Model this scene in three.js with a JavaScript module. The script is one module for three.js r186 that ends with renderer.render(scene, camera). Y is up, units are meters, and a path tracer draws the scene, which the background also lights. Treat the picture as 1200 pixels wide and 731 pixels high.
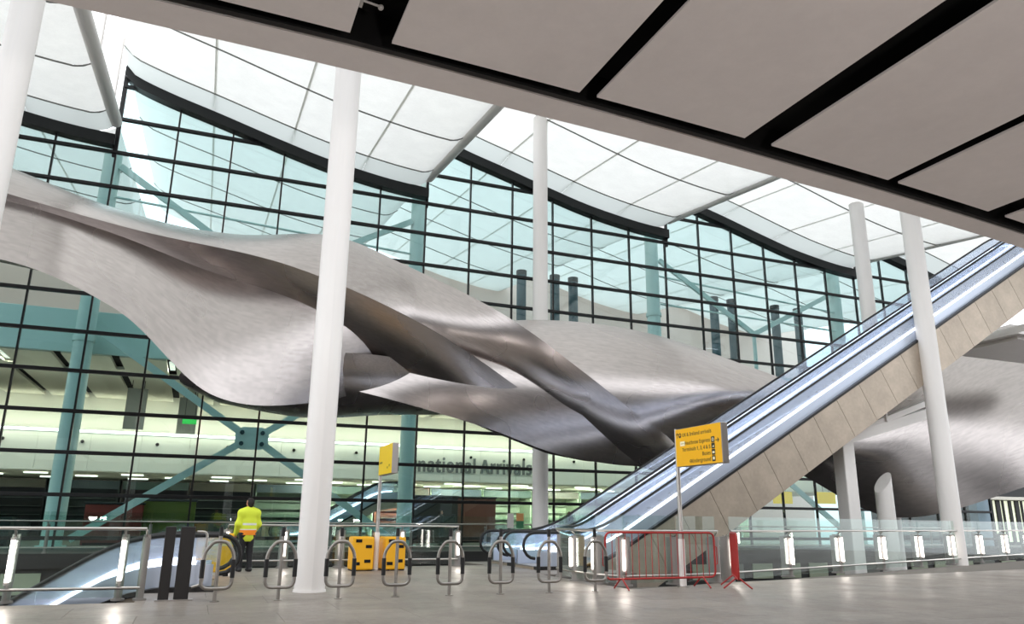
import * as THREE from 'three';
import { mergeGeometries, mergeVertices, toCreasedNormals } from 'three/addons/utils/BufferGeometryUtils.js';
import { RoundedBoxGeometry } from 'three/addons/geometries/RoundedBoxGeometry.js';
import { MarchingCubes } from 'three/addons/objects/MarchingCubes.js';
import { TextGeometry } from 'three/addons/geometries/TextGeometry.js';
import { FontLoader } from 'three/addons/loaders/FontLoader.js';
import { RectAreaLightUniformsLib } from 'three/addons/lights/RectAreaLightUniformsLib.js';

// ---------------------------------------------------------------- camera, sky, light, exposure
const scene = new THREE.Scene();
const renderer = new THREE.WebGLRenderer({ antialias: true });
renderer.toneMapping = THREE.LinearToneMapping;
renderer.toneMappingExposure = 1.0;
renderer.shadowMap.enabled = true;
RectAreaLightUniformsLib.init();

const EYE = 1.3;
const camera = new THREE.PerspectiveCamera(2 * Math.atan(365.5 / 892) * 180 / Math.PI, 1200 / 731, 0.1, 400);
{
  const pitch = 15.27 * Math.PI / 180, yaw = 21.9 * Math.PI / 180, roll = 0.0105;
  const F = new THREE.Vector3(Math.sin(yaw) * Math.cos(pitch), Math.sin(pitch), -Math.cos(yaw) * Math.cos(pitch));
  const R = new THREE.Vector3(Math.cos(yaw), 0, Math.sin(yaw));
  const U = new THREE.Vector3().crossVectors(R, F);
  camera.position.set(0, EYE, 0);
  camera.up.copy(R.clone().multiplyScalar(-Math.sin(roll)).addScaledVector(U, Math.cos(roll)));
  camera.lookAt(camera.position.clone().add(F));
}
{ // bright even overcast sky
  const w = 64, h = 32, d = new Float32Array(w * h * 4);
  for (let j = 0; j < h; j++) {
    const el = ((j + 0.5) / h - 0.5) * Math.PI, s = Math.max(0, Math.sin(el));
    const L = el < 0 ? 0.35 : 1.0 + 0.5 * s;
    for (let i = 0; i < w; i++) d.set([L * 0.97, L, L * 1.04, 1], (j * w + i) * 4);
  }
  const t = new THREE.DataTexture(d, w, h, THREE.RGBAFormat, THREE.FloatType);
  t.mapping = THREE.EquirectangularReflectionMapping; t.magFilter = THREE.LinearFilter; t.needsUpdate = true;
  scene.background = t; scene.environment = t;
  scene.backgroundIntensity = 1.9; scene.environmentIntensity = 1.9;
}
function areaLight(color, intensity, w, h, pos, target, parent = scene) {
  const l = new THREE.RectAreaLight(color, intensity, w, h);
  l.position.set(...pos); l.lookAt(...target); l.name = 'lamp_light'; parent.add(l); return l;
}

// ---------------------------------------------------------------- helpers
let seed = 12345;
const rnd = () => ((seed = (seed * 1664525 + 1013904223) >>> 0) / 4294967296);
const used = {};
function numbered(n) { const k = used[n] = (used[n] ?? -1) + 1; return k ? `${n}_${String(k).padStart(3, '0')}` : n; }
const V = (x, y, z) => new THREE.Vector3(x, y, z);
function shade(o) { o.traverse((m) => { if (m.isMesh) { m.castShadow = true; m.receiveShadow = true; } }); return o; }
function clean(g) { // position, normal, uv only, non-indexed, so that everything merges
  g = g.index ? g.toNonIndexed() : g;
  if (!g.attributes.normal) g.computeVertexNormals();
  if (!g.attributes.uv) g.setAttribute('uv', new THREE.BufferAttribute(new Float32Array(g.attributes.position.count * 2), 2));
  for (const k of Object.keys(g.attributes)) if (!['position', 'normal', 'uv'].includes(k)) g.deleteAttribute(k);
  g.morphAttributes = {}; g.groups = [];
  return g;
}
function join(gs) { gs = Array.isArray(gs) ? gs : [gs]; return gs.length === 1 ? gs[0] : mergeGeometries(gs.map(clean)); }
function obj(name, gs, mat, parent) {
  const m = new THREE.Mesh(join(gs), mat);
  m.name = parent ? name : numbered(name); (parent ?? scene).add(m); m.castShadow = m.receiveShadow = true; return m;
}
function thing(name, label, category, pos = [0, 0, 0], turn = 0, group) {
  const g = new THREE.Group(); g.name = numbered(name); g.position.set(...pos); g.rotation.y = turn;
  g.userData = { label, category }; if (group) g.userData.group = group;
  scene.add(g); return g;
}
function tag(o, label, category, group) { o.userData.label = label; o.userData.category = category; if (group) o.userData.group = group; return o; }
function structure(name, label) { const g = new THREE.Group(); g.name = name; g.userData = { kind: 'structure', label, category: name.split('_')[0] }; scene.add(g); return g; }
function structMesh(name, gs, mat, label) { const m = obj(name, gs, mat); m.name = name; m.userData = { kind: 'structure', label, category: name.split('_')[0] }; return m; }
function copyOf(src, pos, label, turn = src.rotation.y) {
  const c = src.clone(); c.name = numbered(src.name.replace(/_\d+$/, '')); c.userData = { ...src.userData, label };
  c.position.set(...pos); c.rotation.y = turn; scene.add(c); return c;
}
function box(w, h, d, x = 0, y = 0, z = 0) { const g = new THREE.BoxGeometry(w, h, d); g.translate(x, y, z); return g; }
function span(x0, x1, y0, y1, z0, z1) { return box(x1 - x0, y1 - y0, z1 - z0, (x0 + x1) / 2, (y0 + y1) / 2, (z0 + z1) / 2); }
function rbox(w, h, d, r, x = 0, y = 0, z = 0, seg = 2) { const g = new RoundedBoxGeometry(w, h, d, seg, r); g.translate(x, y, z); return g; }
function cyl(r0, r1, h, x, y, z, n = 24) { const g = new THREE.CylinderGeometry(r1, r0, h, n); g.translate(x, y + h / 2, z); return g; }
function rod(a, b, r, n = 12) {
  a = Array.isArray(a) ? V(...a) : a; b = Array.isArray(b) ? V(...b) : b;
  const d = b.clone().sub(a), g = new THREE.CylinderGeometry(r, r, d.length(), n);
  g.applyQuaternion(new THREE.Quaternion().setFromUnitVectors(V(0, 1, 0), d.clone().normalize()));
  g.translate((a.x + b.x) / 2, (a.y + b.y) / 2, (a.z + b.z) / 2); return g;
}
function bar(a, b, w, h) { // rectangular bar from a to b; h is the vertical-ish size
  a = V(...a); b = V(...b); const d = b.clone().sub(a), L = d.length(); d.normalize();
  let s = new THREE.Vector3().crossVectors(V(0, 1, 0), d); if (s.lengthSq() < 1e-6) s = V(1, 0, 0); s.normalize();
  const u = new THREE.Vector3().crossVectors(d, s), g = new THREE.BoxGeometry(w, h, L);
  g.applyMatrix4(new THREE.Matrix4().makeBasis(s, u, d)); g.translate((a.x + b.x) / 2, (a.y + b.y) / 2, (a.z + b.z) / 2); return g;
}
function pipe(pts, r, n = 10, closed = false, seg = null, tension = 0.5, type = 'catmullrom') {
  const c = new THREE.CatmullRomCurve3(pts.map((p) => V(...p)), closed, type, tension);
  return new THREE.TubeGeometry(c, seg ?? pts.length * 4, r, n, closed);
}
function filleted(pts, r, n = 5) { // polyline with rounded corners (2-D or 3-D arrays)
  const out = [], v = pts.map((p) => V(p[0], p[1], p[2] ?? 0));
  out.push(v[0]);
  for (let i = 1; i < v.length - 1; i++) {
    const a = v[i - 1].clone().sub(v[i]), b = v[i + 1].clone().sub(v[i]);
    const k = Math.min(r, a.length() * 0.49, b.length() * 0.49);
    a.setLength(k); b.setLength(k);
    const c = new THREE.QuadraticBezierCurve3(v[i].clone().add(a), v[i], v[i].clone().add(b));
    out.push(...c.getPoints(n));
  }
  out.push(v[v.length - 1]); return out;
}
function polyTube(points, r, n = 10, closed = false) { // round bar swept through the given points, one ring at each
  const pts = points.filter((p, i) => !i || p.distanceTo(points[i - 1]) > 1e-4), N = pts.length, pos = [], nor = [], uv = [], idx = [];
  const tan = (i) => { const a = pts[closed ? (i - 1 + N) % N : Math.max(0, i - 1)], b = pts[closed ? (i + 1) % N : Math.min(N - 1, i + 1)]; return b.clone().sub(a).normalize(); };
  let t0 = tan(0), u = Math.abs(t0.y) < 0.9 ? V(0, 1, 0) : V(1, 0, 0); u.sub(t0.clone().multiplyScalar(u.dot(t0))).normalize();
  let run = 0;
  for (let i = 0; i < N + (closed ? 1 : 0); i++) {
    const k = i % N, t = tan(k); u.applyQuaternion(new THREE.Quaternion().setFromUnitVectors(t0, t)); t0 = t; const w = new THREE.Vector3().crossVectors(t, u);
    if (i) run += pts[k].distanceTo(pts[(i - 1) % N]);
    for (let j = 0; j <= n; j++) { const q = j / n * Math.PI * 2, d = u.clone().multiplyScalar(Math.cos(q)).addScaledVector(w, Math.sin(q)); pos.push(...pts[k].clone().addScaledVector(d, r).toArray()); nor.push(d.x, d.y, d.z); uv.push(run, j / n); }
  }
  const rings = N + (closed ? 1 : 0);
  for (let i = 0; i + 1 < rings; i++) for (let j = 0; j < n; j++) { const a = i * (n + 1) + j, b = a + n + 1; idx.push(a, a + 1, b, b, a + 1, b + 1); }
  if (!closed) for (const e of [0, N - 1]) { const c = pos.length / 3, d = tan(e).multiplyScalar(e ? 1 : -1); pos.push(...pts[e].toArray()); nor.push(d.x, d.y, d.z); uv.push(0, 0); for (let j = 0; j < n; j++) { const a = e * (n + 1) + j; e ? idx.push(c, a, a + 1) : idx.push(c, a + 1, a); } }
  const g = new THREE.BufferGeometry(); g.setAttribute('position', new THREE.Float32BufferAttribute(pos, 3)); g.setAttribute('normal', new THREE.Float32BufferAttribute(nor, 3)); g.setAttribute('uv', new THREE.Float32BufferAttribute(uv, 2)); g.setIndex(idx); return g;
}
function prism(poly, y0, y1) { // polygon [[x, z] ...] raised from y0 to y1
  const s = new THREE.Shape(poly.map(([x, z]) => new THREE.Vector2(x, -z)));
  const g = new THREE.ExtrudeGeometry(s, { depth: y1 - y0, bevelEnabled: false }); g.rotateX(-Math.PI / 2); g.translate(0, y0, 0); return g;
}
function plate(poly, z0, z1) { // polygon [[x, y] ...] extruded along z
  const s = new THREE.Shape(poly.map(([x, y]) => new THREE.Vector2(x, y)));
  const g = new THREE.ExtrudeGeometry(s, { depth: z1 - z0, bevelEnabled: false }); g.translate(0, 0, z0); return g;
}
function clipConvex(poly, clip) { // Sutherland-Hodgman; clip is convex and counter-clockwise
  let out = poly;
  for (let i = 0; i < clip.length && out.length; i++) {
    const a = clip[i], b = clip[(i + 1) % clip.length], inside = (p) => (b[0] - a[0]) * (p[1] - a[1]) - (b[1] - a[1]) * (p[0] - a[0]) >= -1e-9, src = out; out = [];
    for (let j = 0; j < src.length; j++) {
      const p = src[j], q = src[(j + 1) % src.length], pi = inside(p), qi = inside(q);
      const cut = () => { const d1 = (b[0] - a[0]) * (p[1] - a[1]) - (b[1] - a[1]) * (p[0] - a[0]), d2 = (b[0] - a[0]) * (q[1] - a[1]) - (b[1] - a[1]) * (q[0] - a[0]), t = d1 / (d1 - d2); return [p[0] + t * (q[0] - p[0]), p[1] + t * (q[1] - p[1])]; };
      if (pi) out.push(p); if (pi !== qi) out.push(cut());
    }
  }
  return out;
}
const area2 = (p) => Math.abs(p.reduce((s, a, i) => { const b = p[(i + 1) % p.length]; return s + a[0] * b[1] - b[0] * a[1]; }, 0)) / 2;
function metreUV(g, k = 1) { // box-projected uv in metres
  g = g.index ? g.toNonIndexed() : g; const p = g.attributes.position, n = g.attributes.normal, uv = new Float32Array(p.count * 2);
  for (let i = 0; i < p.count; i++) {
    const ax = Math.abs(n.getX(i)), ay = Math.abs(n.getY(i)), az = Math.abs(n.getZ(i));
    const [u, v] = ay >= ax && ay >= az ? [p.getX(i), p.getZ(i)] : ax >= az ? [p.getZ(i), p.getY(i)] : [p.getX(i), p.getY(i)];
    uv[2 * i] = u * k; uv[2 * i + 1] = v * k;
  }
  g.setAttribute('uv', new THREE.BufferAttribute(uv, 2)); return g;
}

// ---------------------------------------------------------------- procedural textures
function noise2(seedN, cells) { // tileable value noise
  let s = seedN; const r = () => ((s = (s * 1664525 + 1013904223) >>> 0) / 4294967296), g = Array.from({ length: cells * cells }, r);
  return (u, v) => {
    const x = u * cells, y = v * cells, i = Math.floor(x), j = Math.floor(y), fx = x - i, fy = y - j, m = (q) => ((q % cells) + cells) % cells;
    const sx = fx * fx * (3 - 2 * fx), sy = fy * fy * (3 - 2 * fy), a = g[m(j) * cells + m(i)], b = g[m(j) * cells + m(i + 1)], c = g[m(j + 1) * cells + m(i)], d = g[m(j + 1) * cells + m(i + 1)];
    return a + (b - a) * sx + (c - a) * sy + (a - b - c + d) * sx * sy;
  };
}
function texture(size, fn, srgb = true, repeat = [1, 1]) {
  const d = new Uint8Array(size * size * 4);
  for (let j = 0; j < size; j++) for (let i = 0; i < size; i++) {
    const c = fn(i / size, j / size); d.set([c[0], c[1], c[2], 255].map((v) => Math.max(0, Math.min(255, v))), (j * size + i) * 4);
  }
  const t = new THREE.DataTexture(d, size, size); t.wrapS = t.wrapT = THREE.RepeatWrapping; t.magFilter = THREE.LinearFilter; t.minFilter = THREE.LinearMipmapLinearFilter; t.generateMipmaps = true;
  if (srgb) t.colorSpace = THREE.SRGBColorSpace; t.repeat.set(...repeat); t.needsUpdate = true; return t;
}
const n8 = noise2(3, 8), n32 = noise2(7, 32), n128 = noise2(11, 128), n4 = noise2(17, 4), n64 = noise2(23, 64);
const fbm = (u, v) => 0.4 * n4(u, v) + 0.27 * n8(u, v) + 0.2 * n32(u, v) + 0.13 * n128(u, v);

const std = (color, roughness = 0.6, metalness = 0, extra = {}) => new THREE.MeshStandardMaterial({ color, roughness, metalness, ...extra });
const phys = (o) => new THREE.MeshPhysicalMaterial(o);
const stoneMap = texture(512, (u, v) => { const k = 0.8 + 0.3 * fbm(u, v) + 0.08 * (n128(u * 2, v * 2) - 0.5); return [182 * k, 171 * k, 160 * k]; }, true, [0.2, 0.2]);
const stoneRough = texture(256, (u, v) => { const k = 70 + 95 * fbm(v, u); return [k, k, k]; }, false, [0.25, 0.25]);
const brushMap = texture(512, (u, v) => { const k = 0.9 + 0.07 * (n4(u, v) - 0.5) + 0.06 * (n128(u * 0.25, v) - 0.5) + 0.03 * (n64(u, v) - 0.5); return [216 * k, 212 * k, 211 * k]; }, true, [0.35, 0.35]);
const brushRough = texture(256, (u, v) => { const k = 62 + 22 * n4(u, v); return [k, k, k]; }, false, [0.35, 0.35]);
const fabricMap = texture(256, (u, v) => { const k = 0.95 + 0.07 * fbm(u, v) + 0.03 * (n64(u * 4, v * 4) - 0.5); return [246 * k, 246 * k, 242 * k]; }, true, [0.3, 0.3]);
const paintMap = texture(256, (u, v) => { const k = 0.95 + 0.07 * fbm(u, v); return [236 * k, 232 * k, 228 * k]; }, true, [0.3, 0.3]);
const soffitMap = texture(256, (u, v) => { const k = 0.95 + 0.07 * fbm(u, v); return [236 * k, 229 * k, 226 * k]; }, true, [0.25, 0.25]);
const claddingMap = texture(256, (u, v) => { const k = 0.86 + 0.2 * fbm(u, v); return [196 * k, 184 * k, 170 * k]; }, true, [0.4, 0.4]);
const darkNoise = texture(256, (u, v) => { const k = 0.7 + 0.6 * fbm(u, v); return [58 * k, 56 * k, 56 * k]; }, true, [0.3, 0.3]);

const M = {
  stone: [0, 1, 2].map((i) => std(new THREE.Color(1, 1, 1).multiplyScalar([0.58, 0.555, 0.53][i]), 1, 0, { map: stoneMap, roughnessMap: stoneRough })),
  grout: std(0x6b6660, 0.9),
  ledge: std(0x232220, 0.6),
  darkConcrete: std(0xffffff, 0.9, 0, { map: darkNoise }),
  soffit: std(0xffffff, 0.75, 0, { map: soffitMap }),
  black: std(0x060606, 0.95),
  frame: std(0x0d0e10, 0.45, 0.2),
  white: std(0xffffff, 0.45, 0, { map: paintMap }),
  fabric: phys({ color: 0xffffff, map: fabricMap, roughness: 1, transmission: 0.46, thickness: 0, side: THREE.DoubleSide }),
  valance: phys({ color: 0xd3d9d6, roughness: 1, transmission: 0.45, thickness: 0 }),
  seam: std(0x8b8c88, 0.8),
  glass: phys({ color: 0xe9f7f8, roughness: 0.0, transmission: 1, thickness: 0, ior: 1.5 }),
  clearGlass: phys({ color: 0xf3faf8, roughness: 0.0, transmission: 1, thickness: 0, ior: 1.5 }),
  iceGlass: phys({ color: 0xf0f6ff, roughness: 0.22, transmission: 0.8, thickness: 0, ior: 1.5 }),
  steel: std(0xb9b5b0, 0.28, 1),
  hoopSteel: std(0x94908b, 0.3, 1),
  satin: std(0xa9a5a1, 0.42, 1),
  postSteel: std(0xa09c98, 0.78, 0.7),
  darkSteel: std(0x3b3a3a, 0.4, 0.8),
  sculpture: std(0xf0ebe8, 1, 1, { map: brushMap, roughnessMap: brushRough }),
  cladding: [0, 1].map((i) => std(i ? 0xf3efea : 0xf7f3ee, 0.38, 0.45, { map: claddingMap })),
  rubber: std(0x0b0b0c, 0.5),
  teal: std(0xcce1dc, 0.5),
  tealDark: std(0x2f4d55, 0.5),
  cream: std(0xf4efe2, 0.7),
  creamCeiling: std(0xf0e8d6, 0.7),
  pinkish: std(0xefd6cc, 0.8),
  hallFloor: std(0x9c9a92, 0.25),
  hallDark: std(0x25282a, 0.6),
  paleGreen: std(0x9da68e, 0.6),
  hallMid: std(0x6d716a, 0.6),
  skirt: std(0xc4cddd, 0.35, 0.6),
  step: std(0x55585c, 0.45, 0.7),
  yellow: std(0xf5b906, 0.45),
  yellowBlock: std(0xe8a90a, 0.6),
  red: std(0xa8231f, 0.4),
  lampTube: std(0xffffff, 0.4, 0, { emissive: 0xfff6ee, emissiveIntensity: 11 }),
  ledStrip: std(0xffffff, 0.4, 0, { emissive: 0xf1f5ff, emissiveIntensity: 3.5 }),
  unseenSlotLamp: std(0xffffff, 0.4, 0, { emissive: 0xfff7e6, emissiveIntensity: 0.8 }),
  coveGlow: std(0xffffff, 0.4, 0, { emissive: 0xfff7e6, emissiveIntensity: 2.0 }),
};

// ---------------------------------------------------------------- floor: forecourt and plaza slabs
const zones = [ // convex, counter-clockwise in (x, -z)
  [[-16, -13.9], [36, -13.9], [36, 7], [-16, 7]],
  [[-0.7, -22.3], [8.2, -22.3], [8.2, -13.9], [-0.7, -13.9]],
  [[8.2, -24.2], [10.9, -24.2], [10.9, -18.2], [8.2, -18.2]],
  [[8.2, -14.45], [11.4, -14.95], [36, -23.4], [36, -13.9], [8.2, -13.9]],
];
{
  const floor = structMesh('floor', zones.map((p) => prism(p, -0.5, -0.03)), M.grout, 'pale polished stone paving of the forecourt');
  const cw = 1.8, cd = 1.2, gap = 0.0025;
  zones.forEach((zone, zi) => {
    const clip = zone.map(([x, z]) => [x, -z]).reverse();
    const ccw = clip.reduce((s, a, i) => { const b = clip[(i + 1) % clip.length]; return s + a[0] * b[1] - b[0] * a[1]; }, 0) > 0 ? clip : clip.slice().reverse();
    const rest = [];
    for (let i = -10; i < 21; i++) for (let j = -8; j < 21; j++) {
      const x0 = i * cw + 0.35 + (j % 2 ? cw / 2 : 0), y0 = j * cd;
      const cell = [[x0 + gap, y0 + gap], [x0 + cw - gap, y0 + gap], [x0 + cw - gap, y0 + cd - gap], [x0 + gap, y0 + cd - gap]];
      const c = clipConvex(cell, ccw); if (c.length < 3 || area2(c) < 0.01) continue;
      const g = metreUV(prism(c.map(([x, y]) => [x, -y]), -0.03, 0));
      const zc = -(y0 + cd / 2), inView = zc < -9.5 && x0 > -4.5 && x0 < -zc * 1.45;
      if (inView) obj('paving_slab', g, M.stone[(i * 7 + j * 13 + zi + 60) % 3], floor); else rest.push(g);
    }
    if (rest.length) obj('paving_field', rest, M.stone[0], floor).userData.kind = 'stuff';
  });
}
// lower level: floor of the void and the ledge along the facade
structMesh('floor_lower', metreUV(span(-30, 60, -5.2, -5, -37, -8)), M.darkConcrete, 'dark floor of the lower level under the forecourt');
const FZ = -36; // plane of the glass wall
{
  const ledge = structMesh('trim_1', metreUV(span(-20, 47, -0.5, 0, FZ + 0.05, -31.8)), M.ledge, 'dark ledge running along the foot of the glass wall');
  for (let i = 0; i < 34; i++) { // pale panels of the storey below the ledge
    const x = -14 + i * 1.75; obj('wall_panel', rbox(1.2, 0.7, 0.06, 0.015, x, -1.0, -31.9), i % 5 === 2 ? M.hallMid : M.paleGreen, ledge);
  }
  obj('wall_backing', span(-20, 47, -5, -0.5, -33.2, -31.95), M.ledge, ledge);
}
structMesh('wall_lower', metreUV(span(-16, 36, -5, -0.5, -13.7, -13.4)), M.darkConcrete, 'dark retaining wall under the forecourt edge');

// ---------------------------------------------------------------- glass facade under the wave roof
const PROF = [[-14.7 + 9.6, 21.45], [-4.65, 20.99], [-3.1, 20.45], [-0.76, 19.84], [2.1, 19.06], [4.43, 18.5], [7.28, 18.05], [9.6, 17.86]];
const profCurve = new THREE.SplineCurve(PROF.map((p) => new THREE.Vector2(...p)));
const profPts = profCurve.getPoints(48);
const BAY = 14.7, bayLift = (n) => [0, 0, 0, -0.55, -1.2][n + 1] ?? -1.2;
function profY(u) { for (let i = 1; i < profPts.length; i++) if (u <= profPts[i].x) { const a = profPts[i - 1], b = profPts[i]; return a.y + (b.y - a.y) * (u - a.x) / Math.max(1e-6, b.x - a.x); } return profPts[profPts.length - 1].y; }
const bayOf = (x) => Math.max(-1, Math.min(3, Math.floor((x + 5.1) / BAY)));
const roofY = (x, n = bayOf(x)) => profY(Math.max(-5.1, Math.min(9.6, x - n * BAY))) + bayLift(n);
{
  const wall = structure('wall_back', 'tall glass facade with black mullions under the white wave roof');
  const X = (k) => -0.15 + 2.43 * k, Y = (r) => 2.1 + 1.68 * r, K0 = -5, K1 = 20, R0 = -2;
  const breaks = []; for (let n = 0; n <= 3; n++) breaks.push(-5.1 + n * BAY);
  for (let k = K0; k <= K1; k++) obj('mullion', span(X(k) - 0.038, X(k) + 0.038, -1.3, roofY(X(k)) + 0.1, FZ - 0.08, FZ + 0.07), M.frame, wall);
  for (const b of breaks) obj('mullion', span(b - 0.06, b + 0.06, 17, roofY(b + 0.02) + 0.2, FZ - 0.08, FZ + 0.07), M.frame, wall);
  for (let r = R0; r < 12; r++) { // transoms, cut where the roof comes down
    const y = Y(r); let from = null;
    for (let x = X(K0); x <= X(K1) + 0.01; x += 0.05) {
      const inn = roofY(x) > y + 0.05;
      if (inn && from === null) from = x;
      if ((!inn || x + 0.05 > X(K1) + 0.01) && from !== null) { if (x - from > 0.3) obj('transom', rbox(x - from, 0.15, 0.2, 0.02, (from + x) / 2, y, FZ + 0.03, 1), M.frame, wall); from = null; }
    }
  }
  for (let k = K0; k < K1; k++) for (let r = R0 + 1; r < 13; r++) {
    const y0 = Y(r - 1) + 0.07, y1 = Y(r) - 0.07, cuts = [X(k) + 0.045, ...breaks.filter((b) => b > X(k) + 0.1 && b < X(k + 1) - 0.1), X(k + 1) - 0.045];
    for (let c = 0; c + 1 < cuts.length; c++) {
      const a = cuts[c], b = cuts[c + 1], n = bayOf((a + b) / 2), top = (x) => Math.min(y1, roofY(x, n) - 0.02);
      if (Math.max(top(a), top(b)) < y0 + 0.12) continue;
      const tops = []; for (let i = 6; i >= 0; i--) { const x = a + (b - a) * i / 6; tops.push([x, Math.max(y0 + 0.01, top(x))]); }
      const poly = tops.every((t) => Math.abs(t[1] - y1) < 1e-6) ? [[a, y0], [b, y0], [b, y1], [a, y1]] : [[a, y0], [b, y0], ...tops];
      obj('glass_pane', plate(poly, FZ - 0.012, FZ + 0.012), M.glass, wall);
    }
  }
  for (let n = -1; n <= 3; n++) { // black head following the wave
    const top = [], bot = [];
    for (let i = 0; i <= 30; i++) { const u = -5.1 + BAY * i / 30, x = u + n * BAY, y = roofY(x, n); if (x < -13 || x > 47) continue; top.push([x, y + 0.1]); bot.unshift([x, y - 0.42]); }
    obj('head_beam', plate([...bot.reverse(), ...top.reverse()].reverse(), FZ - 0.2, FZ + 0.35), M.frame, wall);
  }
}

// ---------------------------------------------------------------- wave roof: fabric panels over court and hall
const fall = (z) => 0.118 * (z - FZ); // the roof sinks towards the forecourt
{
  const seamsZ = [-34.0, -29.3, -24.6, -19.9, -15.2, -10.5];
  const bayX = [0, 0.27, 0.52, 0.76, 1].map((t) => -5.1 + t * BAY);
  for (let n = -1; n <= 3; n++) {
    const roof = structure(`ceiling_${n + 3}`, ['left grey bay of the white fabric wave roof', 'white fabric roof bay above the tall column', 'white fabric roof bay above the middle column', 'white fabric roof bay above the escalator', 'far right bay of the white fabric roof'][n + 1]);
    const lift = bayLift(n), ox = n * BAY;
    const sheet = (u0, u1, z0, z1, dy, inset, dy0 = dy) => {
      const g = new THREE.PlaneGeometry(1, 1, 10, 2), p = g.attributes.position, uv = g.attributes.uv;
      for (let i = 0; i < p.count; i++) {
        const a = p.getX(i) + 0.5, b = p.getY(i) + 0.5, u = u0 + inset + (u1 - u0 - 2 * inset) * a, z = z0 + inset + (z1 - z0 - 2 * inset) * b;
        const belly = 0.06 * Math.sin(Math.PI * a) * Math.sin(Math.PI * b);
        const curl = u > 8.7 ? 0.5 * ((u - 8.7) / 0.9) ** 2 : 0;
        p.setXYZ(i, u + ox, profY(u) + lift - fall(z) + dy0 + (dy - dy0) * b - belly + curl, z); uv.setXY(i, u, z);
      }
      g.computeVertexNormals(); return g;
    };
    for (let q = 0; q + 1 < bayX.length; q++) {
      for (let s = 0; s + 1 < seamsZ.length; s++) obj('fabric_panel', sheet(bayX[q], bayX[q + 1], seamsZ[s], seamsZ[s + 1], 0.35, 0.003), M.fabric, roof);
      obj('edge_panel', sheet(bayX[q], bayX[q + 1], FZ + 0.3, seamsZ[0], 0.35, 0.003, 0.12), M.valance, roof);
      for (let s = 0; s < 4; s++) obj('inner_panel', sheet(bayX[q], bayX[q + 1], -62 + s * 6.4, -62 + (s + 1) * 6.4, 0.35, 0.003), M.fabric, roof);
    }
    for (const z of [...seamsZ.slice(0, 5), -55.6, -49.2, -42.8]) { // keder rail along each seam
      const pts = []; for (let i = 0; i <= 24; i++) { const u = -5.1 + BAY * i / 24, curl = u > 8.7 ? 0.5 * ((u - 8.7) / 0.9) ** 2 : 0; pts.push([u + ox, profY(u) + lift - fall(z) + 0.32 + curl, z]); }
      obj('seam_rail', pipe(pts, 0.035, 6, false, 48), M.seam, roof);
    }
    for (const u of bayX.slice(1, 4)) { const y = (z) => profY(u) + lift - fall(z) + 0.36; obj('seam_strip', bar([u + ox, y(-62), -62], [u + ox, y(-10.5), -10.5], 0.1, 0.012), M.fabric, roof); }
    // rounded eave tube along the low edge and clerestory posts in the step
    const yE = (z) => 17.86 + lift - fall(z) + 0.72;
    obj('eave_tube', rod([9.55 + ox, yE(-35.6), -35.6], [9.55 + ox, yE(-10.5), -10.5], 0.26, 20), M.white, roof);
    if (n < 3) for (const z of [-33, -28.3, -23.6, -19]) obj('clerestory_post', rod([9.7 + ox, yE(z), z], [9.7 + ox, 21.6 + bayLift(n + 1) - fall(z), z], 0.06), M.white, roof);
  }
}

// ---------------------------------------------------------------- round columns of the court
{
  const spots = [
    [-3.97, -15.06, 0.27, 0, 'white round column at the left edge of the picture'],
    [2.12, -15.06, 0.275, 0, 'tallest white round column standing behind the cycle stands'],
    [13.2, -29.5, 0.33, 0, 'white round column passing behind the metal sculpture in the middle'],
    [24.35, -19.6, 0.335, -5, 'white round column in front of the inclined escalator'],
    [31.46, -28.5, 0.37, -5, 'white round column rising behind the escalator on the right'],
  ];
  for (const [x, z, r, y0, label] of spots) {
    const c = thing('column', label, 'column', [x, y0, z], 0, 'white columns carrying the wave roof');
    const top = roofY(x) - fall(z) + 0.34 - y0;
    obj('shaft', cyl(r, r, top, 0, 0, 0, 40), M.white, c);
    obj('base_ring', cyl(r + 0.025, r + 0.02, 0.04, 0, 0, 0, 40), M.white, c);
  }
}

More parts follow.
